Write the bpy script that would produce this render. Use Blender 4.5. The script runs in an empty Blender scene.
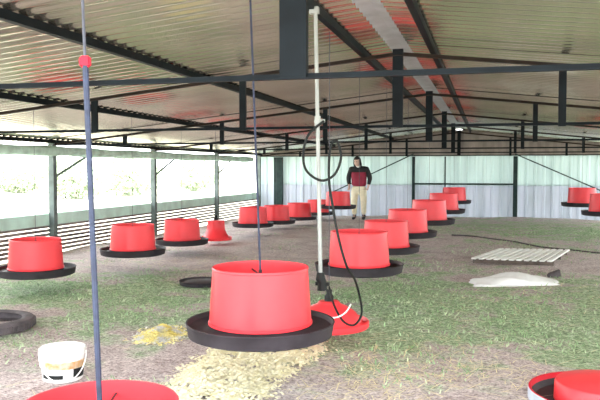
import bpy, bmesh, math, random
from mathutils import Vector, Matrix
random.seed(7)
S = bpy.context.scene
COL = S.collection
PI = math.pi

# ------------------------------------------------------------------ camera model
CAMH, YAW, PITCH, FPX = 1.30, 0.255, 0.043, 718.6
cam_d = bpy.data.cameras.new('camera'); cam = bpy.data.objects.new('camera', cam_d); COL.objects.link(cam)
cam_d.sensor_width = 36; cam_d.lens = FPX/600*36; cam_d.clip_start = .05; cam_d.clip_end = 600
cam.location = (0, 0, CAMH); cam.rotation_euler = (PI/2-PITCH, 0, YAW)
S.camera = cam
RM = cam.rotation_euler.to_matrix()

def at(px, py, dep):
    """point seen at a photo pixel, at a distance measured along the camera axis"""
    return Vector((0, 0, CAMH)) + RM @ Vector(((px-300)/FPX*dep, (200-py)/FPX*dep, -dep))
def ray(px, py): return RM @ Vector(((px-300)/FPX, (200-py)/FPX, -1))
def onground(px, py, z=0.0):
    r = ray(px, py); t = (z-CAMH)/r.z
    return Vector((r.x*t, r.y*t, z))
def onplane_y(px, py, y):
    r = ray(px, py); t = y/r.y
    return Vector((r.x*t, y, CAMH+r.z*t))
def onplane_x(px, py, x):
    r = ray(px, py); t = x/r.x
    return Vector((x, r.y*t, CAMH+r.z*t))

# ------------------------------------------------------------------ building numbers
D0, SP = 2.80, 3.44                       # first truss, truss spacing
RX = -.755                                # ridge x
RIDGE = CAMH+.99; EAVE = CAMH+.37
XL, XR = -6.43, 4.92
YE = D0+5*SP                              # end wall
SL = (RIDGE-EAVE)/(RX-XL)
def rafter_z(x): return RIDGE-abs(x-RX)*SL
ROOF_UP = .085                             # sheet above rafter centre line
def roof_z(x): return rafter_z(x)+ROOF_UP
def gz(x, y):
    return .018*math.sin(x*1.7+y*.6)+.014*math.sin(y*1.9-x*.8+1)+.008*math.sin(x*4.1+2)*math.sin(y*3.7)

# ------------------------------------------------------------------ materials
def nt(name):
    m = bpy.data.materials.new(name); m.use_nodes = True
    n = m.node_tree.nodes; b = n['Principled BSDF']
    return m, n, m.node_tree.links, b
def mat(name, col, rough=.5, metal=0, noise=0, scale=8, bump=0, col2=None, trans=0, spec=.5):
    m, n, l, b = nt(name)
    b.inputs['Specular IOR Level'].default_value = spec; b.inputs['Roughness'].default_value = rough; b.inputs['Metallic'].default_value = metal
    tc = n.new('ShaderNodeTexCoord'); nz = n.new('ShaderNodeTexNoise')
    nz.inputs['Scale'].default_value = scale; nz.inputs['Detail'].default_value = 5
    l.new(tc.outputs['Object'], nz.inputs['Vector'])
    cr = n.new('ShaderNodeValToRGB'); c = Vector(col)
    lo = col2 if col2 else tuple(c*(1-noise)); hi = tuple(Vector([min(1, v*(1+noise)) for v in col])) if not col2 else col
    cr.color_ramp.elements[0].position = .35; cr.color_ramp.elements[1].position = .65
    cr.color_ramp.elements[0].color = (*lo, 1); cr.color_ramp.elements[1].color = (*hi, 1)
    l.new(nz.outputs['Fac'], cr.inputs['Fac']); l.new(cr.outputs['Color'], b.inputs['Base Color'])
    if bump:
        bp = n.new('ShaderNodeBump'); bp.inputs['Strength'].default_value = bump; bp.inputs['Distance'].default_value = .01
        l.new(nz.outputs['Fac'], bp.inputs['Height']); l.new(bp.outputs['Normal'], b.inputs['Normal'])
    if trans:
        t = n.new('ShaderNodeBsdfTranslucent'); mx = n.new('ShaderNodeMixShader'); mx.inputs[0].default_value = trans
        l.new(cr.outputs['Color'], t.inputs['Color']); l.new(b.outputs[0], mx.inputs[1]); l.new(t.outputs[0], mx.inputs[2])
        l.new(mx.outputs[0], n['Material Output'].inputs['Surface'])
    return m
M = {}
M['steel'] = mat('dark_painted_steel', (.004, .007, .009), .6, .0, .35, 6, spec=.12)
M['rust'] = mat('rusty_steel', (.020, .013, .009), .6, .0, .4, 9, spec=.15)
M['post'] = mat('green_painted_post', (.020, .040, .038), .6, 0, .3, 6, spec=.2)
M['lpost'] = mat('teal_painted_post', (.12, .15, .145), .6, 0, .25, 6, spec=.2)
M['roof'] = mat('galvanised_roof_sheet', (.66, .61, .52), .17, .92, .14, 1.2)
M['ridge'] = mat('pale_ridge_flashing', (.40, .42, .44), .5, .3, .15, 5)
M['sheet'] = mat('translucent_wall_sheet', (.66, .775, .765), .5, 0, .06, 1.5, trans=.10)
def sheet_mat(name, c1, c2, tr):
    m = mat(name, c1, .5, 0, 0, 1, col2=c2, trans=tr); n = m.node_tree.nodes; l = m.node_tree.links
    nz = n['Noise Texture']; mp = n.new('ShaderNodeMapping'); mp.inputs['Scale'].default_value = (3.2, 1, .35)
    l.new(n['Texture Coordinate'].outputs['Object'], mp.inputs['Vector']); l.new(mp.outputs[0], nz.inputs['Vector']); return m
M['sheet'] = sheet_mat('pale_green_wall_sheet', (.60, .75, .73), (.43, .56, .55), .095)
M['sheet_tint'] = sheet_mat('lilac_light_tinted_sheet', (.55, .595, .69), (.38, .43, .49), .08)  # lilac light on the wall's lower half, put into the sheet colour
M['gable'] = mat('gable_sheet', (.22, .19, .17), .45, .5, .2, 3)
M['teal'] = mat('teal_board', (.50, .70, .62), .6, 0, .15, 3)
M['slat'] = mat('weathered_slat', (.20, .165, .16), .75, 0, .3, 5)
M['curtain'] = mat('green_canvas', (.42, .58, .50), .8, 0, .2, 6)
M['red'] = mat('red_plastic', (.94, .055, .068), .30, 0, .07, 3, trans=.10, spec=.3)
M['redd'] = mat('deep_red_plastic', (.62, .012, .03), .5, 0, .07, 3, spec=.2)
M['pan'] = mat('dark_plastic', (.030, .026, .031), .55, 0, .25, 9, spec=.25)
M['greyrim'] = mat('blue_grey_plastic', (.46, .52, .60), .5, 0, .15, 9)
M['cord'] = mat('dark_cord', (.05, .055, .07), .7, 0, .2, 30)
M['blue'] = mat('blue_rope', (.018, .027, .056), .7, 0, .25, 40)
M['pvc'] = mat('grey_pvc', (.30, .33, .31), .5, 0, .08, 9)
M['hose'] = mat('black_hose', (.012, .015, .014), .6, 0, .2, 20, spec=.2)
M['white'] = mat('white_plastic', (.80, .80, .78), .4, 0, .04, 7)
M['sack'] = mat('white_woven_sack', (.88, .90, .90), .7, 0, .04, 14, bump=.4)
M['pallet'] = mat('whitewashed_wood', (.88, .90, .87), .75, 0, .06, 9)
M['palletd'] = mat('dark_wood', (.10, .08, .065), .8, 0, .3, 9)
M['rubber'] = mat('dusty_rubber', (.085, .072, .078), .8, 0, .35, 10, bump=.3)
M['orange'] = mat('orange_print', (.80, .50, .22), .5, 0, .45, 30, col2=(.86, .76, .62))
M['black'] = mat('black_print', (.02, .025, .025), .5, 0, .2, 9)
M['feed'] = mat('pale_shavings', (.98, .95, .76), .8, 0, 0, 30, bump=.2, col2=(.90, .84, .56))
M['feedy'] = mat('yellow_shavings', (.98, .86, .24), .8, 0, 0, 9, bump=.2, col2=(.98, .93, .58))
M['straw'] = mat('dry_straw', (.86, .76, .50), .8, 0, .2, 20)
M['skin'] = mat('skin', (.66, .46, .38), .55, 0, .05, 9)
M['hair'] = mat('black_hair', (.010, .009, .010), .6, 0, .2, 30)
M['jacket'] = mat('black_jacket', (.012, .013, .015), .8, 0, .2, 10)
M['maroon'] = mat('maroon_shirt', (.26, .018, .045), .8, 0, .12, 10)
M['cream'] = mat('cream_trousers', (.88, .82, .60), .8, 0, .1, 10)
M['boot'] = mat('black_boot', (.02, .02, .025), .5, 0, .2, 10)
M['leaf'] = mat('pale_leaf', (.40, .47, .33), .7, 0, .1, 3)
M['bark'] = mat('bark', (.25, .20, .15), .8, 0, .3, 5)

def grass_mat():
    m, n, l, b = nt('grass_blade')
    at_ = n.new('ShaderNodeObjectInfo'); tc = n.new('ShaderNodeTexCoord'); nz = n.new('ShaderNodeTexNoise')
    nz.inputs['Scale'].default_value = 5; nz.inputs['Detail'].default_value = 6
    l.new(tc.outputs['Object'], nz.inputs['Vector'])
    cr = n.new('ShaderNodeValToRGB'); e = cr.color_ramp.elements
    e[0].position = .36; e[0].color = (.20, .34, .16, 1); e[1].position = .66; e[1].color = (.66, .76, .52, 1)
    x = e.new(.5); x.color = (.34, .53, .27, 1)
    l.new(nz.outputs['Fac'], cr.inputs['Fac']); l.new(cr.outputs['Color'], b.inputs['Base Color'])
    b.inputs['Roughness'].default_value = .7
    return m
M['grass'] = grass_mat()
def ground_mat():
    m, n, l, b = nt('earth_floor')
    tc = n.new('ShaderNodeTexCoord')
    def noise(sc, det=6, rough=.6):
        z = n.new('ShaderNodeTexNoise'); z.inputs['Scale'].default_value = sc; z.inputs['Detail'].default_value = det
        z.inputs['Roughness'].default_value = rough; l.new(tc.outputs['Object'], z.inputs['Vector']); return z
    def ramp(f, stops):
        c = n.new('ShaderNodeValToRGB'); e = c.color_ramp.elements
        e[0].position, e[0].color = stops[0][0], (*stops[0][1], 1); e[1].position, e[1].color = stops[-1][0], (*stops[-1][1], 1)
        for p, q in stops[1:-1]: x = e.new(p); x.color = (*q, 1)
        l.new(f, c.inputs['Fac']); return c
    n1 = noise(2.2); n2 = noise(24, 8, .8); n3 = noise(.7, 3)
    dirt = ramp(n2.outputs['Fac'], [(.36, (.20, .15, .15)), (.5, (.58, .495, .49)), (.63, (.90, .83, .82))])
    pale = ramp(n1.outputs['Fac'], [(.35, (.40, .315, .315)), (.62, (.80, .725, .715))])
    mx = n.new('ShaderNodeMix'); mx.data_type = 'RGBA'; mx.inputs[0].default_value = .45
    l.new(dirt.outputs[0], mx.inputs[6]); l.new(pale.outputs[0], mx.inputs[7])
    gr = ramp(n2.outputs['Fac'], [(.37, (.09, .17, .075)), (.50, (.31, .46, .245)), (.63, (.66, .76, .54))])
    att = n.new('ShaderNodeAttribute'); att.attribute_name = 'cover'
    ad = n.new('ShaderNodeMath'); ad.operation = 'MULTIPLY_ADD'; ad.inputs[1].default_value = 2.8; ad.inputs[2].default_value = -1.45
    l.new(n1.outputs['Fac'], ad.inputs[0])
    sm = n.new('ShaderNodeMath'); sm.operation = 'ADD'; l.new(att.outputs['Fac'], sm.inputs[0]); l.new(ad.outputs[0], sm.inputs[1])
    cl = ramp(sm.outputs[0], [(.22, (0, 0, 0)), (.66, (.92, .92, .92))])
    mg = n.new('ShaderNodeMix'); mg.data_type = 'RGBA'
    l.new(cl.outputs[0], mg.inputs[0]); l.new(mx.outputs[2], mg.inputs[6]); l.new(gr.outputs[0], mg.inputs[7])
    n4 = noise(55, 4, .7); sp = ramp(n4.outputs['Fac'], [(.40, (.50, .47, .46)), (.50, (.95, .95, .95)), (.62, (1.15, 1.15, 1.12))])
    ml = n.new('ShaderNodeMix'); ml.data_type = 'RGBA'; ml.blend_type = 'MULTIPLY'; ml.inputs[0].default_value = 1
    l.new(mg.outputs[2], ml.inputs[6]); l.new(sp.outputs[0], ml.inputs[7])
    l.new(ml.outputs[2], b.inputs['Base Color']); b.inputs['Roughness'].default_value = .9
    bp = n.new('ShaderNodeBump'); bp.inputs['Strength'].default_value = .7; bp.inputs['Distance'].default_value = .03
    l.new(n2.outputs['Fac'], bp.inputs['Height']); l.new(bp.outputs['Normal'], b.inputs['Normal'])
    return m
M['ground'] = ground_mat()
M['outside'] = mat('dry_pale_ground', (.55, .53, .42), .9, 0, .15, .4)

# ------------------------------------------------------------------ helpers
def obj(name, bm, m, parent=None, smooth=False, loc=None):
    me = bpy.data.meshes.new(name)
    if smooth:
        for f in bm.faces: f.smooth = True
    bm.to_mesh(me); bm.free()
    for q in (m if isinstance(m, (list, tuple)) else [m]): me.materials.append(M[q])
    o = bpy.data.objects.new(name, me); COL.objects.link(o)
    if parent: o.parent = parent
    if loc is not None: o.location = loc
    return o
def tag(o, label, cat, group=None, kind=None):
    o['label'] = label; o['category'] = cat
    if group: o['group'] = group
    if kind: o['kind'] = kind
    return o
def thing(name, label, cat, loc=(0, 0, 0), rz=0, group=None):
    o = bpy.data.objects.new(name, None); COL.objects.link(o); o.empty_display_size = .1
    o.location = loc; o.rotation_euler = (0, 0, rz)
    return tag(o, label, cat, group)
def struct(o): o['kind'] = 'structure'; return o
def box(bm, a, b):
    a, b = Vector(a), Vector(b); c = (a+b)/2; s = b-a
    bmesh.ops.create_cube(bm, size=1, matrix=Matrix.Translation(c) @ Matrix.Diagonal((s.x, s.y, s.z, 1)))
def bar(bm, p, q, w, h, up=(0, 0, 1)):
    """rectangular bar from p to q, w across, h along up"""
    p, q = Vector(p), Vector(q); d = (q-p); L = d.length; d.normalize()
    u = Vector(up); s = d.cross(u)
    if s.length < 1e-4: s = d.cross(Vector((0, 1, 0)))
    s.normalize(); u = s.cross(d)
    mt = Matrix((s*w, d*L, u*h)).transposed().to_4x4(); mt.translation = (p+q)/2
    bmesh.ops.create_cube(bm, size=1, matrix=mt)
def angle_bar(bm, p, q, w, t=.006, up=(0, 0, 1), side=1):
    """L-section steel"""
    p, q = Vector(p), Vector(q); d = (q-p).normalized(); u = Vector(up); s = d.cross(u)
    if s.length < 1e-4: s = d.cross(Vector((0, 1, 0)))
    s.normalize(); u = s.cross(d)
    bar(bm, p, q, t, w, u)
    off = s*(w/2*side)-u*(w/2-t/2)
    bar(bm, p+off, q+off, w, t, u)
def tube(bm, pts, r, seg=8, cap=True, radii=None):
    pts = [Vector(p) for p in pts]; rings = []; prev = None
    for i, p in enumerate(pts):
        d = (pts[min(i+1, len(pts)-1)]-pts[max(i-1, 0)]).normalized()
        if prev is None:
            s = d.cross(Vector((0, 0, 1)));  s = s if s.length > .05 else d.cross(Vector((1, 0, 0)))
        else: s = prev-d*prev.dot(d)
        s.normalize(); prev = s; u = d.cross(s); rr = radii[i] if radii else r
        rings.append([bm.verts.new(p+(s*math.cos(a)+u*math.sin(a))*rr) for a in [2*PI*k/seg for k in range(seg)]])
    for a, b in zip(rings, rings[1:]):
        for k in range(seg): bm.faces.new((a[k], a[(k+1) % seg], b[(k+1) % seg], b[k]))
    if cap: bm.faces.new(rings[0][::-1]); bm.faces.new(rings[-1])
def smooth_path(pts, n=8):
    pts = [Vector(p) for p in pts]; out = []
    for i in range(len(pts)-1):
        p0, p1, p2, p3 = pts[max(i-1, 0)], pts[i], pts[i+1], pts[min(i+2, len(pts)-1)]
        for k in range(n):
            t = k/n
            out.append(.5*((2*p1)+(p2-p0)*t+(2*p0-5*p1+4*p2-p3)*t*t+(3*p1-p0-3*p2+p3)*t**3))
    return out+[pts[-1]]
def lathe(bm, prof, seg=40, mi=None):
    """closed or open profile of (r, z), revolved"""
    rings = []
    for r, z in prof:
        rings.append([bm.verts.new((0, 0, z))] if r < 1e-6 else
                     [bm.verts.new((r*math.cos(2*PI*k/seg), r*math.sin(2*PI*k/seg), z)) for k in range(seg)])
    for j, (a, b) in enumerate(zip(rings, rings[1:])):
        for k in range(seg):
            k2 = (k+1) % seg
            vs = [a[0] if len(a) == 1 else a[k], a[0] if len(a) == 1 else a[k2], b[0] if len(b) == 1 else b[k2], b[0] if len(b) == 1 else b[k]]
            u = []
            for v in vs:
                if v not in u: u.append(v)
            if len(u) >= 3:
                f = bm.faces.new(u)
                if mi: f.material_index = mi[j]
    return rings
def autosmooth(o, deg=35):
    me = o.data
    for p in me.polygons: p.use_smooth = True
    try: me.set_sharp_from_angle(angle=math.radians(deg))
    except Exception: pass
    return o

# ------------------------------------------------------------------ ground
BL = []      # grass patches: ground centre, radii, strength
def blob(px, py, rx, ry, s):
    p = onground(px, py); BL.append((p.x, p.y, rx, ry, s))
for a in [(60, 292, 1.7, 1.3, .85), (140, 290, 1.2, 1.2, .85), (15, 345, .9, .7, .25), (110, 318, 1.0, .8, .7), (200, 312, .6, .6, .5), (300, 330, .7, .8, .55),
          (360, 300, .8, 1.2, .9), (410, 300, 1.0, 1.6, 1.0), (440, 285, 1.0, 1.4, .7), (350, 340, .6, .6, .8), (400, 335, .8, .7, .9), (385, 262, .6, 1.2, .6),
          (480, 330, .9, .8, .55), (560, 320, 1.1, 1.1, .95), (590, 345, .7, .7, .9), (520, 305, .8, .9, .6), (600, 300, .9, 1.3, .8), (510, 355, .6, .5, .4),
          (580, 232, 2.2, 2.4, .75), (500, 226, 2.0, 2.6, .65), (540, 245, 1.6, 1.2, .45), (475, 372, .3, .3, .35), (380, 392, .3, .3, .25), (330, 355, .5, .5, .6)]:
    blob(*a)
def cover(x, y):
    c = 0
    for bx, by, rx, ry, s in BL:
        d = ((x-bx)/rx)**2+((y-by)/ry)**2
        if d < 6: c = max(c, s*math.exp(-d*.75))
    return c
bm = bmesh.new()
x0, x1, y0, y1 = XL+.02, XR-.02, -4.0, YE-.02
nx, ny = 140, 240
gv = [[bm.verts.new((x0+(x1-x0)*i/nx, y0+(y1-y0)*j/ny, 0)) for i in range(nx+1)] for j in range(ny+1)]
for r in gv:
    for v in r: v.co.z = gz(v.co.x, v.co.y)
for j in range(ny):
    for i in range(nx): bm.faces.new((gv[j][i], gv[j][i+1], gv[j+1][i+1], gv[j+1][i]))
floor = struct(obj('floor', bm, 'ground', smooth=True))
ca = floor.data.attributes.new('cover', 'FLOAT', 'POINT')
for i, v in enumerate(floor.data.vertices): ca.data[i].value = cover(v.co.x, v.co.y)
bm = bmesh.new(); box(bm, (-90, -30, -.35), (60, 110, -.09)); struct(obj('floor_outside', bm, 'outside'))

# blades of grass: one uncountable object
def scatter_blades(name, m, n, test, hmin, hmax, wid, lay, label, cat):
    vs, fs = [], []; k = 0; tries = 0
    while k < n and tries < n*40:
        tries += 1
        y = 1.6+random.random()**1.6*15; x = random.uniform(-5.6, 4.6)
        c = test(x, y)
        if random.random() > c: continue
        k += 1; a = random.uniform(0, 2*PI); h = random.uniform(hmin, hmax); w = wid*random.uniform(.7, 1.3)*(1+y*.06)
        z = gz(x, y)-.005; dx, dy = math.cos(a), math.sin(a); L = lay*random.uniform(.5, 1.4)*h
        i = len(vs); hz = h*max(.12, math.cos(min(1.45, lay*.55)))
        vs += [(x-dy*w, y+dx*w, z), (x+dy*w, y-dx*w, z), (x+dx*L*.45+dy*w*.7, y+dy*L*.45-dx*w*.7, z+hz*.62),
               (x+dx*L*.45-dy*w*.7, y+dy*L*.45+dx*w*.7, z+hz*.62), (x+dx*L, y+dy*L, z+hz)]
        fs += [(i, i+1, i+2, i+3), (i+3, i+2, i+4)]
    me = bpy.data.meshes.new(name); me.from_pydata(vs, [], fs); me.materials.append(M[m])
    o = bpy.data.objects.new(name, me); COL.objects.link(o); return tag(o, label, cat, kind='stuff')
def gtest(x, y):
    c = cover(x, y)+.5*(math.sin(x*3.1+y*1.3)*math.sin(y*2.3-x*1.1))-.2
    return max(0, c)
scatter_blades('grass', 'grass', 13500, gtest, .02, .055, .0035, 1.3, 'short green grass in patches over the earth floor of the shed', 'grass')
SB = [(onground(395, 375), .42, .42, 1), (onground(520, 380), .5, .4, .35), (onground(450, 350), .5, .5, .35), (onground(545, 300), .9, 1, .3), (onground(200, 262), 1.5, 1.4, .2), (onground(370, 400), .3, .2, .8)]
def stest(x, y):
    return min(1, sum(s*math.exp(-(((x-p.x)/a)**2+((y-p.y)/b)**2)) for p, a, b, s in SB)+.02)
scatter_blades('straw_litter', 'straw', 4200, stest, .04, .11, .0030, 2.6, 'loose dry straw littered over the floor near the front', 'straw')

# ------------------------------------------------------------------ roof, gable and walls
def corrugated(name, x_a, x_b, ya, yb, pitch, amp, zf, m, seg=8, nx=6):
    bm = bmesh.new(); n = int((yb-ya)/pitch*seg); rows = []
    for j in range(n+1):
        y = ya+(yb-ya)*j/n; z = amp*math.sin(2*PI*y/pitch)
        rows.append([bm.verts.new((x_a+(x_b-x_a)*i/nx, y, zf(x_a+(x_b-x_a)*i/nx)+z)) for i in range(nx+1)])
    for a, b in zip(rows, rows[1:]):
        for i in range(nx): bm.faces.new((a[i], a[i+1], b[i+1], b[i]))
    return obj(name, bm, m, smooth=True)
YF = 1.6
struct(corrugated('ceiling_left', XL-.35, RX-.09, YF, YE+.3, .14, .012, roof_z, 'roof'))
struct(corrugated('ceiling_right', RX+.09, XR+.35, YF, YE+.3, .14, .012, roof_z, 'roof'))
bm = bmesh.new()
for s in (-1, 1): bar(bm, (RX+s*.075, YF, roof_z(RX)+.016), (RX+s*.075, YE+.3, roof_z(RX)+.016), .16, .003, (s*.109, 0, 1))
struct(obj('trim_ridge', bm, 'ridge'))

# far end wall: ribbed pale sheet with steel frame
SPLIT = onplane_y(465, 184, YE).z
def sheet_wall(name, za, zb, m, off, parent=None):
    bm = bmesh.new(); W = .22; prev = None
    for k in range(int((XR-XL)/W)+1):
        xa = XL+k*W
        for dx, dy in ((0, 0), (.13, 0), (.15, -.036), (.20, -.036)):
            c = (bm.verts.new((xa+dx, YE+.065+dy+off, za)), bm.verts.new((xa+dx, YE+.065+dy+off, zb)))
            if prev: bm.faces.new((prev[0], c[0], c[1], prev[1]))
            prev = c
    return obj(name, bm, m, parent)
wf = struct(sheet_wall('wall_far', SPLIT-.04, EAVE, 'sheet', 0))
sheet_wall('lower_tinted_sheets', -.06, SPLIT, 'sheet_tint', .004, wf)  # lower half of the wall, split off to carry the painted light tint
bm = bmesh.new(); prev = None
for k in range(int((XR-XL)/.1)+1):
    x = XL+k*.1; y = YE+.08+(.012 if k % 2 else 0)
    c = (bm.verts.new((x, y, EAVE-.02)), bm.verts.new((x, y, roof_z(x)-.005)))
    if prev: bm.faces.new((prev[0], c[0], c[1], prev[1]))
    prev = c
struct(obj('wall_gable', bm, 'gable'))

SILL_T, SILL_B = CAMH-.68, CAMH-.86
def slat_wall(name, x, out):
    bm = bmesh.new(); ya, yb = -3, YE+.02
    k = 0; z = .03
    while z < SILL_B-.02:
        box(bm, (x-.012, ya, z), (x+.012, yb, z+.044)); z += .062; k += 1
    w = struct(obj(name, bm, 'slat'))
    bm = bmesh.new(); box(bm, (x-.05+out*.02, ya, SILL_B), (x+.05+out*.02, yb, SILL_T))
    bmesh.ops.bevel(bm, geom=bm.edges[:], offset=.012, segments=2, affect='EDGES')
    s = obj('sill_board', bm, 'teal', w)
    return w
slat_wall('wall_left', XL-.07, -1)
slat_wall('wall_right', XR+.07, 1)

# posts with knee braces along both sides
ORD = ['nearest', 'second', 'third', 'fourth', 'farthest']
PL = ['green steel wall post on the left side, just outside the view', 'green wall post nearest the camera in the left opening, behind the largest left feeder',
      'green wall post in the left opening right of the second left feeder', 'green wall post in the left opening above the red drinker',
      'green corner post where the bright left opening meets the far wall']
for side, X in ((0, XL), (1, XR)):
    for k in range(1, 6):
        y = D0+k*SP-(.06 if k == 5 else 0)
        lab = PL[k-1] if side == 0 else f'steel wall post on the right side, {ORD[k-1]} from the camera'
        t = thing('wall_post', lab, 'post', (X, y, 0), 0, 'posts of the side walls')
        bm = bmesh.new(); box(bm, (-.045, -.045, -.06), (.045, .045, EAVE+.04)); obj('post_shaft', bm, 'lpost', t)
        if k < 5:
            bm = bmesh.new(); angle_bar(bm, (0, .045, CAMH-.12), (0, 1.15, EAVE-.09), .026); obj('knee_brace', bm, 'lpost', t)

# rolled canvas curtain below the eave on the left
bm = bmesh.new()
pts = [(XL+.02, y, EAVE-.095-.012*math.sin((y-D0)/SP*PI)**2) for y in [-2.5+i*.35 for i in range(int((YE+2.2)/.35))]]
tube(bm, pts, .085, 14, radii=[.078+.008*math.sin(i*1.7) for i in range(len(pts))])
tag(obj('rolled_curtain', bm, 'curtain', smooth=True), 'rolled green canvas curtain tied along the left eave above the opening', 'curtain')

# ------------------------------------------------------------------ trusses
VX = [-1.41, -2.92, -4.45, 1.34, 2.75, 4.0]         # web posts, from the ridge line
TL = ['nearest steel roof truss, its thick king post cut by the top of the view', 'second roof truss from the camera, its whole rafter line in view',
      'third roof truss from the camera', 'fourth roof truss from the camera', 'fifth roof truss from the camera', 'last roof truss against the far end wall']
for k in range(0, 6):
    y = D0+k*SP-(.03 if k == 5 else 0)
    t = thing('roof_truss', TL[k], 'roof truss', (RX, y, EAVE), 0, 'steel roof trusses across the shed')
    hl, hr = XL-RX, XR-RX; rz = RIDGE-EAVE
    bm = bmesh.new(); angle_bar(bm, (hl, 0, 0), (hr, 0, 0), .024, .006); obj('bottom_chord', bm, 'steel', t)
    bm = bmesh.new(); angle_bar(bm, (hl, 0, .0), (0, 0, rz), .034, .007); obj('rafter', bm, 'rust', t)
    bm = bmesh.new(); angle_bar(bm, (0, 0, rz), (hr, 0, rz-hr*SL), .034, .007); obj('rafter', bm, 'rust', t)
    w = .11 if k == 0 else .09
    bm = bmesh.new(); box(bm, (-w/2, -.02, -.005), (w/2, .02, rz+.04)); obj('king_post', bm, 'steel', t)
    for i, v in enumerate(VX):
        bm = bmesh.new(); box(bm, (v-.03, -.015, -.02), (v+.03, .015, rz-abs(v)*SL)); obj('web_post', bm, 'steel', t)

# purlins running the length of the roof
PUR = [(RX-.30, 'dark purlin just left of the ridge line', .045), (RX+.30, 'dark purlin just right of the ridge line', .045), (RX-1.80, 'long dark purlin crossing the top left of the roof', .045),
       (RX-3.45, 'thin lower purlin on the left roof slope', .04), (XL+.05, 'eave purlin above the left opening', .045), (XR-.05, 'eave purlin above the right side', .045)]
for x, lab, w in PUR:
    z = rafter_z(x)+.017+.024
    bm = bmesh.new(); box(bm, (x-w/2, YF+.1, z-.024), (x+w/2, YE+.05, z+.03))
    tag(obj('purlin', bm, 'steel'), lab, 'purlin', 'purlins under the roof sheets')

# ------------------------------------------------------------------ frame of the far wall
def fpt(px, py): p = onplane_y(px, py, YE); return p
def far_post(px, lab, w):
    p = fpt(px, 200)
    bm = bmesh.new(); box(bm, (p.x-w/2, YE-.09, -.06), (p.x+w/2, YE-.05+.04, EAVE-.03))
    tag(obj('wall_post', bm, 'post'), lab, 'post', 'posts of the far wall'); return p.x
xa = far_post(413.5, 'thin green steel post left of the far doorway, behind the feeders', .075)
xb = far_post(515, 'dark steel post right of the far doorway', .11)
xc = far_post(279, 'wide dark post in the left corner of the far wall', .26)
xd = far_post(445, 'slim steel upright in the middle of the far doorway panel', .035)
zr = fpt(465, 184).z
bm = bmesh.new(); box(bm, (xa, YE-.045, zr-.022), (xb, YE-.005, zr+.022))
tag(obj('door_rail', bm, 'post'), 'horizontal steel rail between the two posts of the far doorway', 'rail')
for (px, py, qx, qy, lab) in [(414, 154, 327, 195, 'diagonal brace sloping down to the left on the far wall, behind the person'), (515, 154, 606, 193, 'diagonal brace sloping down to the right on the far wall')]:
    p, q = fpt(px, py), fpt(qx, qy); p.y = q.y = YE-.10
    bm = bmesh.new(); bar(bm, p, q, .03, .03); tag(obj('diagonal_brace', bm, 'post'), lab, 'brace', 'braces of the far wall')

# ------------------------------------------------------------------ feeders
def tub_bm(h=.312, rb=.2875, rt=.262):
    bm = bmesh.new(); t = .006
    lathe(bm, [(rb, 0), (rb, .012), (rb-.006, .016), (rt+.001, h-.016), (rt+.004, h-.012), (rt+.004, h-.003), (rt+.002, h), (rt-.002, h), (rt-.004, h-.02), (rb-t-.006, .016), (rb-t-.004, 0), (rb, 0)], 48)
    return bm
def pan_bm(R=.412, h=.085):
    bm = bmesh.new()
    lathe(bm, [(0, .0), (R-.045, 0), (R-.015, .012), (R-.004, h-.010), (R, h-.004), (R-.003, h), (R-.012, h-.002), (R-.022, .058), (R-.06, .048), (.31, .050), (.28, .070), (.10, .075), (0, .085)], 48)
    return bm
def spokes_bm(h=.312, rt=.258):
    bm = bmesh.new()
    for a in (0, PI/2):
        c, s = math.cos(a), math.sin(a)
        tube(bm, [(-rt*c, -rt*s, h-.05), (rt*c, rt*s, h-.05)], .005, 6)
    tube(bm, [(0, 0, .07), (0, 0, h-.02)], .010, 8)
    return bm
PANH = .072
proto = {}
def feeder(px, pyb, wpx, label, group, rz=0, cordm='cord', cr=.0022, zmin=.09, top=None, adj=None, dep=None):
    """px, bottom row of the red tub and its pixel width -> place in the shed"""
    dep = dep or FPX*.575/wpx
    p = at(px, pyb, dep); zb = max(zmin, p.z)-PANH
    t = thing('hanging_feeder', label, 'poultry feeder', (p.x, p.y, zb), rz, group)
    if not proto:
        proto['pan'] = autosmooth(obj('pan', pan_bm(), 'pan')); proto['tub'] = autosmooth(obj('tub', tub_bm(), 'red')); proto['hanger'] = autosmooth(obj('hanger', spokes_bm(), 'pan'))
        parts = [proto[k] for k in ('pan', 'tub', 'hanger')]
    else:
        parts = []
        for k in ('pan', 'tub', 'hanger'):
            c = proto[k].copy(); COL.objects.link(c); parts.append(c)
    for o in parts:
        o.parent = t; o.location = (0, 0, 0 if o.name.startswith('pan') else PANH)
    a = Vector((0, 0, PANH+.28))
    if top is None: tx, ty = p.x, p.y
    else: tx, ty = top
    e = Vector((tx-p.x, ty-p.y, roof_z(tx)-zb-.03)); e.rotate(Matrix.Rotation(-rz, 3, 'Z'))
    if adj is None:
        bm = bmesh.new(); tube(bm, [a, e], cr, 6); obj('cord', bm, cordm, t)
    else:
        f = a+(e-a)*adj
        bm = bmesh.new(); tube(bm, [a, f], cr*1.25, 8); lo = obj('cord', bm, cordm, t); lo['label'] = 'thick blue hanging rope'
        bm = bmesh.new(); tube(bm, [f, e], cr*.7, 6); obj('cord', bm, 'cord', t)
        bm = bmesh.new(); s = .019
        box(bm, f-Vector((s, s*.6, s)), f+Vector((s, s*.6, s))); bmesh.ops.bevel(bm, geom=bm.edges[:], offset=.006, segments=2, affect='EDGES')
        obj('adjuster', bm, 'redd', t)
    return t
G1, G2, G3 = 'red feeders of the middle row', 'red feeders of the left row', 'red feeders of the right row'
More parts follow.
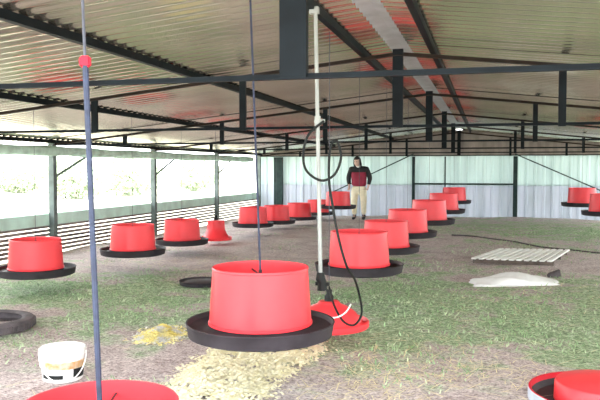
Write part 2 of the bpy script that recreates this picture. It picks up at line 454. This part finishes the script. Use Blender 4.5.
# nearest, cut by the bottom of the view
p0 = at(103, 402, 2.45); r0 = at(81, 0, 2.45)
feeder(101, 400+.335*FPX/2.42-7, 168, 'red feeder cut off by the bottom edge of the view, on a thick blue rope', G1, .3, 'blue', .0082, top=at(78, -80, 2.45).to_tuple()[:2], adj=.66)
t1 = feeder(260.5, 322.5, 104, 'large red feeder in the centre foreground above the pale spilled shavings', G1, .5, 'blue', .0065, top=at(250, 0, 4.0).to_tuple()[:2])
feeder(359, 264.5, 62, 'red feeder right behind the grey water pipe, beside the dark hose', G1, .2)
feeder(386, 246, 47, 'third hanging red feeder behind the centre foreground one in the middle row', G1, .9)
feeder(407.5, 231.5, 41, 'fourth hanging red feeder of the middle row, counted from the large centre one', G1, 1.3)
feeder(429, 219.5, 36, 'fifth hanging red feeder of the middle row, counted from the large centre one', G1, .7)
feeder(443.5, 209.5, 30, 'second to last red feeder of the middle row, before the far doorway', G1, .1)
feeder(454, 200.5, 24, 'last and highest red feeder of the middle row, against the far doorway', G1, .6)
feeder(36, 268, 54, 'red feeder of the left row nearest the camera, at the left edge', G2, .4)
feeder(133, 249, 45.5, 'second red feeder of the left row, between two green posts', G2, .8)
feeder(182, 239.5, 37, 'third red feeder of the left row, just left of the red drinker', G2, .2)
feeder(253, 223, 29.5, 'red feeder of the left row just right of the red drinker', G2, 1.0)
feeder(276.5, 220, 27, 'red feeder of the left row below the wide dark corner post', G2, .5)
feeder(299, 216.5, 25, 'red feeder of the left row just right of the wide corner post', G2, .1)
feeder(318, 212, 22.5, 'small far red feeder of the left row left of the person', G2, .7)
feeder(338, 205.5, 25.5, 'red feeder hanging just in front of the person\'s legs', G2, .3)
feeder(582, 203, 28, 'farther of the two red feeders at the right edge', G3, .3)
feeder(606, 211.5, 33, 'nearer of the two red feeders at the right edge, partly out of view', G3, .3)

# low feeding pan in the bottom right corner
p = at(604, 386, 3.95)
t = thing('feeding_pan', 'low red and grey feeding pan on the ground in the bottom right corner', 'feeding pan', (p.x, p.y, gz(p.x, p.y)))
R = .40; bm = bmesh.new()
lathe(bm, [(0, 0), (R-.03, 0), (R-.004, .010), (R, .02), (R, .065), (R-.004, .078), (R-.016, .078), (R-.020, .050), (R-.04, .02), (0, .02)], 56, mi=[0, 0, 0, 0, 0, 1, 1, 2, 2])
o = autosmooth(obj('pan', bm, ['greyrim', 'redd', 'pan'], t))
bm = bmesh.new(); lathe(bm, [(.262, .02), (.258, .115), (.250, .128), (.236, .132), (.10, .150), (0, .152)], 48); autosmooth(obj('feed_cover', bm, 'red', t))

# bell drinkers
def bell(loc, sc, label, top_h, cordz, tr=.28):
    t = thing('bell_drinker', label, 'poultry drinker', loc, 0, 'red bell drinkers')
    bm = bmesh.new(); r = .235*sc
    lathe(bm, [(r*.80, .0), (r*.97, .004), (r, .016), (r, .05), (r*.965, .058), (r*.93, .03), (r*.80, .022), (r*.80, .0)], 40); autosmooth(obj('trough', bm, 'red', t))
    bm = bmesh.new()
    lathe(bm, [(r*.84, .03), (r*.80, .06), (r*.66, .115), (r*max(.46, tr+.06), .155), (r*(tr+.02), .175), (r*tr, .175+top_h*.4), (r*(tr-.03), .175+top_h), (0, .18+top_h)], 40); autosmooth(obj('bell', bm, 'red', t))
    bm = bmesh.new(); lathe(bm, [(0, .17+top_h), (.035, .17+top_h), (.035, .21+top_h), (.022, .23+top_h), (.022, .26+top_h), (0, .265+top_h)], 16); autosmooth(obj('valve', bm, 'hose', t))
    bm = bmesh.new(); tube(bm, [(0, 0, .26+top_h), (0, 0, cordz-loc[2])], .003, 6); obj('cord', bm, 'cord', t)
    return t
p = at(329, 327, 5.35); zb = p.z
bell((p.x, p.y, p.z), 1.27, 'red bell drinker low behind the large centre feeder, with a dark hose over it', .02, roof_z(p.x)-.03)
db = p.copy()
p = at(216, 240, 12.4)
bell((p.x, p.y, max(.05, p.z)), 1.18, 'red bell drinker in the left row, between the third feeder and the far ones', .17, roof_z(p.x)-.03, .55)

# water pipe with its hose
dp = 4.4
a, b = at(315.5, 12, dp), at(320.5, 274, dp); 
t = thing('water_pipe', 'pale grey upright water pipe hanging from the roof between two feeders', 'pipe', (b.x, b.y, b.z))
L = a.z-b.z
bm = bmesh.new(); tube(bm, [(0, 0, 0), a-b], .0125, 12); autosmooth(obj('pipe', bm, 'pvc', t))
bm = bmesh.new(); box(bm, (a-b)+Vector((-.035, -.02, -.01)), (a-b)+Vector((.02, .02, .03))); obj('bracket', bm, 'pvc', t)
bm = bmesh.new(); z = at(319, 121, dp).z-b.z; ox = (a-b)*(z/L); tube(bm, [(ox.x-.02, ox.y, z), (ox.x+.045, ox.y, z)], .011, 8); tube(bm, [(ox.x, ox.y, z-.03), (ox.x, ox.y, z+.03)], .019, 10); obj('tee_joint', bm, 'pvc', t)
bm = bmesh.new(); tube(bm, [(0, 0, .01), (0, 0, -.03), (.01, 0, -.05), (.012, 0, -.10)], .03, 10, radii=[.022, .03, .028, .032]); box(bm, (-.03, -.012, -.07), (.055, .012, -.05)); obj('valve', bm, 'hose', t)
q = [at(x, y, dp-.02) for x, y in [(324, 121), (309, 134), (303.5, 152), (306, 170), (321, 180.5), (335, 174), (341, 156), (336, 140), (330, 150), (329, 180), (333, 208), (339, 240), (347, 267)]]
q += [at(x, y, d) for x, y, d in [(354.5, 279, 4.7), (359.5, 296, 4.85), (361.5, 314, 4.9), (354, 325, 4.9), (343, 321, 4.92), (334, 305, 5.1)]]
q += [db+Vector((.0, 0, .30))]
bm = bmesh.new(); tube(bm, smooth_path(q, 6), .0078, 8)
tag(obj('water_hose', bm, 'hose', smooth=True), 'dark hose looping from the upright pipe down to the red drinker', 'hose')
q = [at(x, y, 4.93) for x, y in [(330, 318), (338, 317), (346, 312), (351, 304)]]
bm = bmesh.new(); tube(bm, smooth_path(q, 5), .006, 6)  # thin white arc across the drinker, drawn as a tube
tag(obj('white_arc', bm, 'white', smooth=True), 'short white arc lying across the red drinker behind the centre feeder', 'cord')

# ------------------------------------------------------------------ things on the ground
# bucket
p = onground(63, 373); g = gz(p.x, p.y)
bt = thing('bucket', 'white plastic bucket with orange and black print on the ground at lower left', 'bucket', (p.x, p.y, g), math.atan2(p.x, -p.y)*0)
k = (p-cam.location).length/FPX           # metres per photo pixel there
rt, rb, h = 20*k, 18*k, 29*k
bm = bmesh.new(); lathe(bm, [(0, 0), (rb-.006, 0), (rb, .006), (rb+(rt-rb)*.80, h*.80), (rt+.004, h*.81), (rt+.004, h*.84), (rt-.002, h*.85), (rt, h*.95)], 48)
autosmooth(obj('body', bm, 'white', bt))
bm = bmesh.new(); lathe(bm, [(rt+.003, h*.92), (rt+.006, h*.94), (rt+.006, h), (rt, h+.006), (rt-.012, h+.004), (rt-.02, h-.004), (0, h-.004)], 48); autosmooth(obj('lid', bm, 'white', bt))
def patch(name, a0, a1, z0, z1, m, off=.0015):
    bm = bmesh.new(); rows = []
    for z in (z0, z1):
        r = rb+(rt-rb)*(z/h)+off; rows.append([bm.verts.new((r*math.cos(a0+(a1-a0)*i/10), r*math.sin(a0+(a1-a0)*i/10), z)) for i in range(11)])
    for i in range(10): bm.faces.new((rows[0][i], rows[0][i+1], rows[1][i+1], rows[1][i]))
    bmesh.ops.solidify(bm, geom=bm.faces[:], thickness=.001)
    return obj(name, bm, m, bt)
fa = math.atan2(-p.y, -p.x)               # direction facing the camera
def an(px): return fa+math.asin(max(-.97, min(.97, (px-63)/19)))
patch('orange_picture', an(48), an(83), h*.42, h*.66, 'orange')['label'] = 'orange printed picture'
patch('black_text_band', an(45.5), an(63), h*.13, h*.26, 'black')['label'] = 'black printed band'
patch('black_block', an(72), an(84), h*.12, h*.42, 'black')['label'] = 'black printed block'
bm = bmesh.new(); pts = []
for i in range(17):
    s = i/16*PI; ang = fa-PI/2+i/16*PI
    pts.append(((rt+.006)*math.cos(ang), (rt+.006)*math.sin(ang), h*.86-(h*.80)*math.sin(s)))
tube(bm, pts, .0045, 6); obj('wire_handle', bm, 'white', bt)

# tyre
p = onground(-15, 331); g = gz(p.x, p.y)
bm = bmesh.new(); R, r = .38, .085
prof = [(R-.11, .03), (R-.09, .012), (R-.05, 0), (R-.012, .018), (R, .05), (R, .14), (R-.012, .172), (R-.05, .19), (R-.09, .178), (R-.10, .16), (R-.09, .155), (R-.06, .165), (R-.03, .15), (R-.03, .04), (R-.06, .025), (R-.09, .035), (R-.10, .03)]
lathe(bm, prof, 56)
for k in range(56):
    a = 2*PI*k/56; c, s = math.cos(a), math.sin(a)
    mt = Matrix.Translation(((R+.002)*c, (R+.002)*s, .095)) @ Matrix.Rotation(a, 4, 'Z') @ Matrix.Diagonal((.012, .02, .09, 1))
    bmesh.ops.create_cube(bm, size=1, matrix=mt)
for v in bm.verts: v.co.z *= .5
tag(autosmooth(obj('tyre', bm, 'rubber', loc=(p.x, p.y, g-.01))), 'old dark tyre lying flat on the ground at the left edge', 'tyre')

# dark pan lying behind the centre feeder
p = onground(203, 283); c = proto['pan'].copy(); c.data = proto['pan'].data; COL.objects.link(c); c.name = 'loose_pan'
c.parent = None; c.location = (p.x, p.y, gz(p.x, p.y)+.005); c.scale = (.66, .66, .6)
tag(c, 'flat dark pan lying on the ground left of and behind the centre feeder', 'pan')

# slatted panel
a, b, c_, d = onground(472, 265), onground(553, 268), onground(567, 256), onground(497, 254.5)
g = .03; t = thing('slatted_panel', 'whitewashed slatted wooden panel lying on the ground at right', 'slatted panel', ((a+b+c_+d)/4).to_tuple()[:2]+(g,))
o0 = t.location.copy()
def bil(u, v): return (a*(1-u)+b*u)*(1-v)+(d*(1-u)+c_*u)*v
for v in (.03, .5, .97):
    bm = bmesh.new(); P, Q = bil(0, v)-o0, bil(1, v)-o0; P.z = Q.z = .02; bar(bm, P, Q, .06, .05); obj('bearer', bm, 'palletd', t)
for i in range(11):
    u = .03+i*.094
    bm = bmesh.new(); P, Q = bil(u-.01, -.01)-o0, bil(u+.035, 1.01)-o0; P.z = Q.z = .06; bar(bm, P, Q, .062, .022)
    bmesh.ops.bevel(bm, geom=bm.edges[:], offset=.004, segments=1, affect='EDGES'); obj('slat', bm, 'pallet', t)

# white sack in front of it
def cushion(bm, L, Wd, H, nx=26, ny=14, seed=1):
    rnd = random.Random(seed); ph = [rnd.uniform(0, 6) for _ in range(6)]
    for s in (1, -1):
        g_ = [[None]*(ny+1) for _ in range(nx+1)]
        for i in range(nx+1):
            for j in range(ny+1):
                u, v = i/nx*2-1, j/ny*2-1
                e = max(0, (1-abs(u)**4)*(1-abs(v)**3))
                z = H*e**.5*(.62+.22*math.sin(u*4+ph[0])+.18*math.sin(v*5+u*7+ph[1])) if s > 0 else 0
                edge = .03*math.sin(u*9+ph[2])*abs(v)+.04*math.sin(v*6+ph[3])*abs(u)
                g_[i][j] = bm.verts.new((u*L/2*(1+edge), v*Wd/2*(1+edge), max(0, z)))
        for i in range(nx):
            for j in range(ny):
                f = [g_[i][j], g_[i+1][j], g_[i+1][j+1], g_[i][j+1]]; bm.faces.new(f if s > 0 else f[::-1])
    bmesh.ops.remove_doubles(bm, verts=bm.verts[:], dist=.0005)
p = onground(515, 281); g = gz(p.x, p.y)
bm = bmesh.new(); cushion(bm, 1.02, .50, .13, seed=4)
o = obj('sack', bm, 'sack', smooth=True, loc=(p.x, p.y, g-.005)); o.rotation_euler.z = .20
tag(o, 'flattened white sack lying in front of the slatted panel', 'sack')
p = onground(555, 277); g = gz(p.x, p.y)
bm = bmesh.new()
vs = [(-.09, -.05, 0), (.07, -.06, 0), (.07, .06, 0), (-.09, .05, 0), (-.08, -.04, .035), (.06, -.05, .095), (.06, .05, .10), (-.08, .04, .04)]
vv = [bm.verts.new(v) for v in vs]
for f in ((3, 2, 1, 0), (4, 5, 6, 7), (0, 1, 5, 4), (1, 2, 6, 5), (2, 3, 7, 6), (3, 0, 4, 7)): bm.faces.new([vv[i] for i in f])
bmesh.ops.bevel(bm, geom=bm.edges[:], offset=.01, segments=2, affect='EDGES')
tag(obj('dark_block', bm, 'rubber', loc=(p.x, p.y+.05, g)), 'small dark wedge shaped block between the slatted panel and the white sack', 'block')
# cable on the ground
q = []
for x, y in [(452, 236), (480, 239.5), (510, 243), (540, 247), (570, 250), (605, 253.5)]:
    p = onground(x, y); p.z = gz(p.x, p.y)+.012; q.append(p)
bm = bmesh.new(); pts = smooth_path(q, 8)
for v in pts: v.z = gz(v.x, v.y)+.012
tube(bm, pts, .012, 8); tag(obj('ground_pipe', bm, 'rubber', smooth=True), 'dark pipe lying across the earth floor at right, beyond the slatted panel', 'pipe')

# spilled shavings
def inpoly(x, y, P):
    c = False; j = len(P)-1
    for i in range(len(P)):
        if (P[i].y > y) != (P[j].y > y) and x < (P[j].x-P[i].x)*(y-P[i].y)/(P[j].y-P[i].y)+P[i].x: c = not c
        j = i
    return c
def shavings(name, poly, n, hgt, m, label, m2=None, size=.012):
    P = [onground(*q) for q in poly]; xs = [v.x for v in P]; ys = [v.y for v in P]
    cx, cy = sum(xs)/len(xs), sum(ys)/len(ys); vs, fs, ms = [], [], []
    def edge(x, y):
        d = 1e9
        for i in range(len(P)):
            a, b = P[i-1], P[i]; ab = (b-a); t_ = max(0, min(1, ((x-a.x)*ab.x+(y-a.y)*ab.y)/max(1e-9, ab.x**2+ab.y**2)))
            d = min(d, math.hypot(x-a.x-ab.x*t_, y-a.y-ab.y*t_))
        return d
    def add(x, y, z, s):
        i = len(vs); a = random.uniform(0, 6.28); tl = random.uniform(-.4, .4); l, w = s*random.uniform(.7, 1.5), s*random.uniform(.4, .8)
        for u, v in ((-1, -1), (1, -1), (1, 1), (-1, 1)):
            vs.append((x+u*l*math.cos(a)-v*w*math.sin(a), y+u*l*math.sin(a)+v*w*math.cos(a), z+tl*u*l+random.uniform(-.2, .2)*w))
        fs.append((i, i+1, i+2, i+3)); ms.append(1 if m2 and math.sin(x*31)*math.sin(y*23)+random.uniform(-.5, .5) > .25 else 0)
    k = 0
    while k < n:
        x, y = random.uniform(min(xs)-.1, max(xs)+.1), random.uniform(min(ys)-.1, max(ys)+.1)
        ins = inpoly(x, y, P); d = edge(x, y)
        if not ins and random.random() > math.exp(-d*40)*.4: continue
        if ins and d < .05 and random.random() > .7: continue
        if ins and hgt < .08 and math.sin(x*13+2)*math.sin(y*17+x*5) < -.45 and random.random() < .8: continue
        z = gz(x, y)+.006+(hgt*min(1, d/.16)*random.uniform(.3, 1) if ins else 0)
        add(x, y, z, size); k += 1
    me = bpy.data.meshes.new(name); me.from_pydata(vs, [], fs); me.materials.append(M[m])
    if m2: me.materials.append(M[m2])
    for i, q in enumerate(ms): me.polygons[i].material_index = q
    o = bpy.data.objects.new(name, me); COL.objects.link(o); return tag(o, label, 'shavings', kind='stuff')
shavings('shavings_spill', [(215, 347), (312, 343), (324, 350), (303, 366), (280, 379), (266, 392), (258, 425), (130, 425), (163, 392), (186, 368)], 15000, .035, 'feed', 'pale yellow shavings spilled on the ground below the centre feeder')
shavings('shavings_heap', [(137, 338), (143, 332), (158, 327), (174, 326), (181, 331), (178, 337), (160, 341), (144, 341)], 4200, .085, 'feedy', 'small yellow and white heap on the ground left of the centre feeder', 'white', .011)

# ------------------------------------------------------------------ person at the far end
def skin(name, chains, m, parent, sub=2, root=0):
    """chains: list of lists of (co, r) sharing joints by identical coordinates"""
    vs, es, rs, idx = [], [], [], {}
    for ch in chains:
        last = None
        for co, r in ch:
            key = tuple(round(c, 4) for c in co)
            if key not in idx: idx[key] = len(vs); vs.append(co); rs.append(r)
            i = idx[key]
            if last is not None and last != i: es.append((last, i))
            last = i
    me = bpy.data.meshes.new(name); me.from_pydata(vs, es, [])
    o = bpy.data.objects.new(name, me); COL.objects.link(o)
    md = o.modifiers.new('skin', 'SKIN'); md.use_smooth_shade = True
    if not me.skin_vertices: pass
    lay = me.skin_vertices[0].data
    for i, r in enumerate(rs):
        lay[i].radius = r if isinstance(r, tuple) else (r, r); lay[i].use_root = (i == root); lay[i].use_loose = False
    s = o.modifiers.new('sub', 'SUBSURF'); s.levels = sub; s.render_levels = sub
    dg = bpy.context.evaluated_depsgraph_get(); me2 = bpy.data.meshes.new_from_object(o.evaluated_get(dg))
    o.modifiers.clear(); o.data = me2; bpy.data.meshes.remove(me)
    me2.name = name; me2.materials.clear(); me2.materials.append(M[m])
    for p_ in me2.polygons: p_.use_smooth = True
    o.parent = parent; return o
PD = 18.6
fp = at(359, 200, PD); fp.z = gz(fp.x, fp.y)
pr = thing('person', 'person in black and maroon top and cream trousers standing before the far wall', 'person', fp, math.atan2(-fp.x, fp.y)-.2)
# local axes: faces -Y (towards the camera), x to the viewer's right
A = {}
A['pelvis'] = (0, .0, .86); A['waist'] = (0, .0, 1.0); A['chest'] = (0, -.02, 1.18); A['neck'] = (0, -.05, 1.37); A['skull'] = (-.03, -.10, 1.44)
def arm(s): return [(s*.20, -.02, 1.30), (s*.285, .03, 1.08), (s*.25, -.05, .86), (s*.245, -.075, .80)]
body = [[(A['pelvis'], (.135, .10)), (A['waist'], (.115, .085)), (A['chest'], (.14, .10)), (A['neck'], .055), (A['skull'], .05)]]
for s in (-1, 1):
    sh, el, wr, pm = arm(s)
    body.append([(A['chest'], (.14, .10)), (sh, .06), (el, .042), (wr, .030), (pm, (.036, .020))])
    body.append([(A['pelvis'], (.135, .10)), ((s*.095, 0, .78), .085), ((s*.115, -.02, .45), .056), ((s*.125, .02, .09), .038), ((s*.13, -.10, .035), .036)])
    for i in range(4):
        b0 = Vector(pm)+Vector((s*(.022-.015*i), -.01, -.004)); dz = -.012
        L_ = (.052, .066, .072, .062)[3-i]
        body.append([(pm, (.036, .020)), (tuple(b0+Vector((0, -.035, 0))), .0095), (tuple(b0+Vector((0, -.035-L_*.5, -.012))), .0088), (tuple(b0+Vector((-s*.006, -.035-L_*.8, -.036))), .0078)])
    body.append([(pm, (.036, .020)), (tuple(Vector(pm)+Vector((-s*.038, -.012, -.004))), .011), (tuple(Vector(pm)+Vector((-s*.052, -.045, -.016))), .009)])
skin('body', body, 'skin', pr, 1)
# head: one shaped mesh with face, set on the neck
bm = bmesh.new(); bmesh.ops.create_uvsphere(bm, u_segments=28, v_segments=20, radius=1)
for v in bm.verts:
    x, y, z = v.co
    w = .076*(1-.22*max(0, -z)**1.5); v.co = Vector((x*w, y*.093+(-.012 if z < -.3 and y < 0 else 0), z*.118))
    if y < -.55:
        if abs(x) < .22 and -.35 < z < .12: v.co.y -= .020*(1-abs(x)/.22)*(1-abs(z+.2)/.35)
        if .12 < abs(x) < .55 and .0 < z < .3: v.co.y += .008
        if abs(x) < .4 and -.62 < z < -.45: v.co.y -= .005
for s in (-1, 1):
    bmesh.ops.create_uvsphere(bm, u_segments=10, v_segments=8, radius=1, matrix=Matrix.Translation((s*.076, .008, -.01)) @ Matrix.Diagonal((.010, .02, .032, 1)))
hd = obj('head', bm, 'skin', pr, True, (-.03, -.115, 1.50)); hd.rotation_euler = (.22, 0, -.25)
bm = bmesh.new()
for s in (-1, 1): bmesh.ops.create_uvsphere(bm, u_segments=10, v_segments=8, radius=.011, matrix=Matrix.Translation((s*.029, -.080, .012)))
obj('eyes', bm, 'black', hd)
bm = bmesh.new(); bmesh.ops.create_uvsphere(bm, u_segments=10, v_segments=8, radius=1, matrix=Matrix.Translation((0, -.083, -.060)) @ Matrix.Diagonal((.024, .010, .007, 1)))
obj('mouth', bm, 'maroon', hd)
bm = bmesh.new(); bmesh.ops.create_uvsphere(bm, u_segments=32, v_segments=28, radius=1)
for v in bm.verts:
    zz = v.co.z*.125+.014; dn = max(0, -v.co.z)
    v.co = Vector((v.co.x*.096*(1+.55*dn), v.co.y*.108*(1+.1*dn)+.012, zz-.13*dn))
bmesh.ops.delete(bm, geom=[v for v in bm.verts if (v.co.y < -.03 and v.co.z < .06) or v.co.z < -.215], context='VERTS')
bmesh.ops.solidify(bm, geom=bm.faces[:], thickness=.008)
obj('hair', bm, 'hair', hd, True)
# clothing
skin('shirt', [[((0, 0, .84), (.215, .145)), ((0, 0, .96), (.215, .145)), ((0, -.015, 1.12), (.218, .148)), ((0, -.02, 1.24), (.218, .146)), ((0, -.025, 1.32), (.15, .11))]], 'maroon', pr, 2)
jk = [[((0, -.02, 1.235), (.225, .156)), ((0, -.025, 1.30), (.20, .132)), ((0, -.045, 1.375), (.078, .074))]]
for s in (-1, 1):
    sh, el, wr, pm = arm(s)
    jk.append([((0, -.025, 1.30), (.20, .132)), ((s*.20, -.02, 1.30), .085), (el, .068), (tuple(Vector(el).lerp(Vector(wr), .85)), .046)])
skin('jacket', jk, 'jacket', pr, 2)
bm = bmesh.new(); lathe(bm, [(.058, 0), (.066, .03), (.070, .035), (.072, .03), (.066, 0), (.058, 0)], 24)
o = obj('collar', bm, 'white', pr, True, (0, -.055, 1.37)); o.rotation_euler.x = .35; o['label'] = 'white collar'
tr = [[((0, 0, .90), (.18, .125)), ((0, 0, .82), (.175, .125))]]
for s in (-1, 1):
    tr.append([((0, 0, .82), (.175, .125)), ((s*.115, 0, .74), .108), ((s*.125, -.02, .45), .085), ((s*.125, .015, .12), .066)])
skin('trousers', tr, 'cream', pr, 2)
for s in (-1, 1):
    skin('boot', [[((s*.125, .02, .16), .052), ((s*.125, .02, .06), .050), ((s*.13, -.06, .045), .046), ((s*.133, -.13, .035), .036)]], 'boot', pr, 2)

# ------------------------------------------------------------------ trees beyond the left side
def tree(x, y, h, r, lab, seed):
    rnd = random.Random(seed)
    t = thing('tree', lab, 'tree', (x, y, -.1), 0, 'trees beyond the left opening')
    bm = bmesh.new(); tube(bm, [(0, 0, 0), (.1, .05, h*.3), (0, 0, h*.6)], .05, 8, radii=[.06, .05, .03]); obj('trunk', bm, 'bark', t, True)
    vs, fs = [], []
    for k in range(2600):
        d = Vector((rnd.gauss(0, 1), rnd.gauss(0, 1), rnd.gauss(0, 1))).normalized()*(rnd.random()**.4)
        c = Vector((d.x*r, d.y*r, h*.46+d.z*h*.46)); s = rnd.uniform(.07, .16); u = Vector((rnd.gauss(0, 1), rnd.gauss(0, 1), rnd.gauss(0, 1))).normalized(); w = u.orthogonal().normalized()
        i = len(vs); vs += [c-u*s, c+w*s*.5, c+u*s, c-w*s*.5]; fs.append((i, i+1, i+2, i+3))
    me = bpy.data.meshes.new('foliage'); me.from_pydata(vs, [], fs); me.materials.append(M['leaf'])
    o = bpy.data.objects.new('foliage', me); COL.objects.link(o); o.parent = t
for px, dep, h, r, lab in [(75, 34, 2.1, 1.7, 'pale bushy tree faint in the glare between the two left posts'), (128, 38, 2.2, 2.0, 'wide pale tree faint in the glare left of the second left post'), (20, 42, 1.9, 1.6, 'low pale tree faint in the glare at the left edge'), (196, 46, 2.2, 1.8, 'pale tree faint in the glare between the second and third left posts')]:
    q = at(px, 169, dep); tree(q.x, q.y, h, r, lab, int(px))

# ------------------------------------------------------------------ light
w = bpy.data.worlds.new('world'); S.world = w; w.use_nodes = True
bg = w.node_tree.nodes['Background']; bg.inputs['Color'].default_value = (.93, .97, 1, 1); bg.inputs['Strength'].default_value = 2.6
sd = bpy.data.lights.new('sun', 'SUN'); sd.energy = 4.0; sd.angle = .01; sd.color = (1, .96, .9)
so = bpy.data.objects.new('sun', sd); COL.objects.link(so); so.location = (0, 30, 30)
az = Vector((-.08, -.26, .96)).normalized(); so.rotation_euler = az.to_track_quat('Z', 'Y').to_euler()
vs_ = S.view_settings; vs_.view_transform = 'Standard'; vs_.look = 'None'; vs_.gamma = 1; vs_.exposure = 1.68
try: vs_.use_curve_mapping = False
except Exception: pass
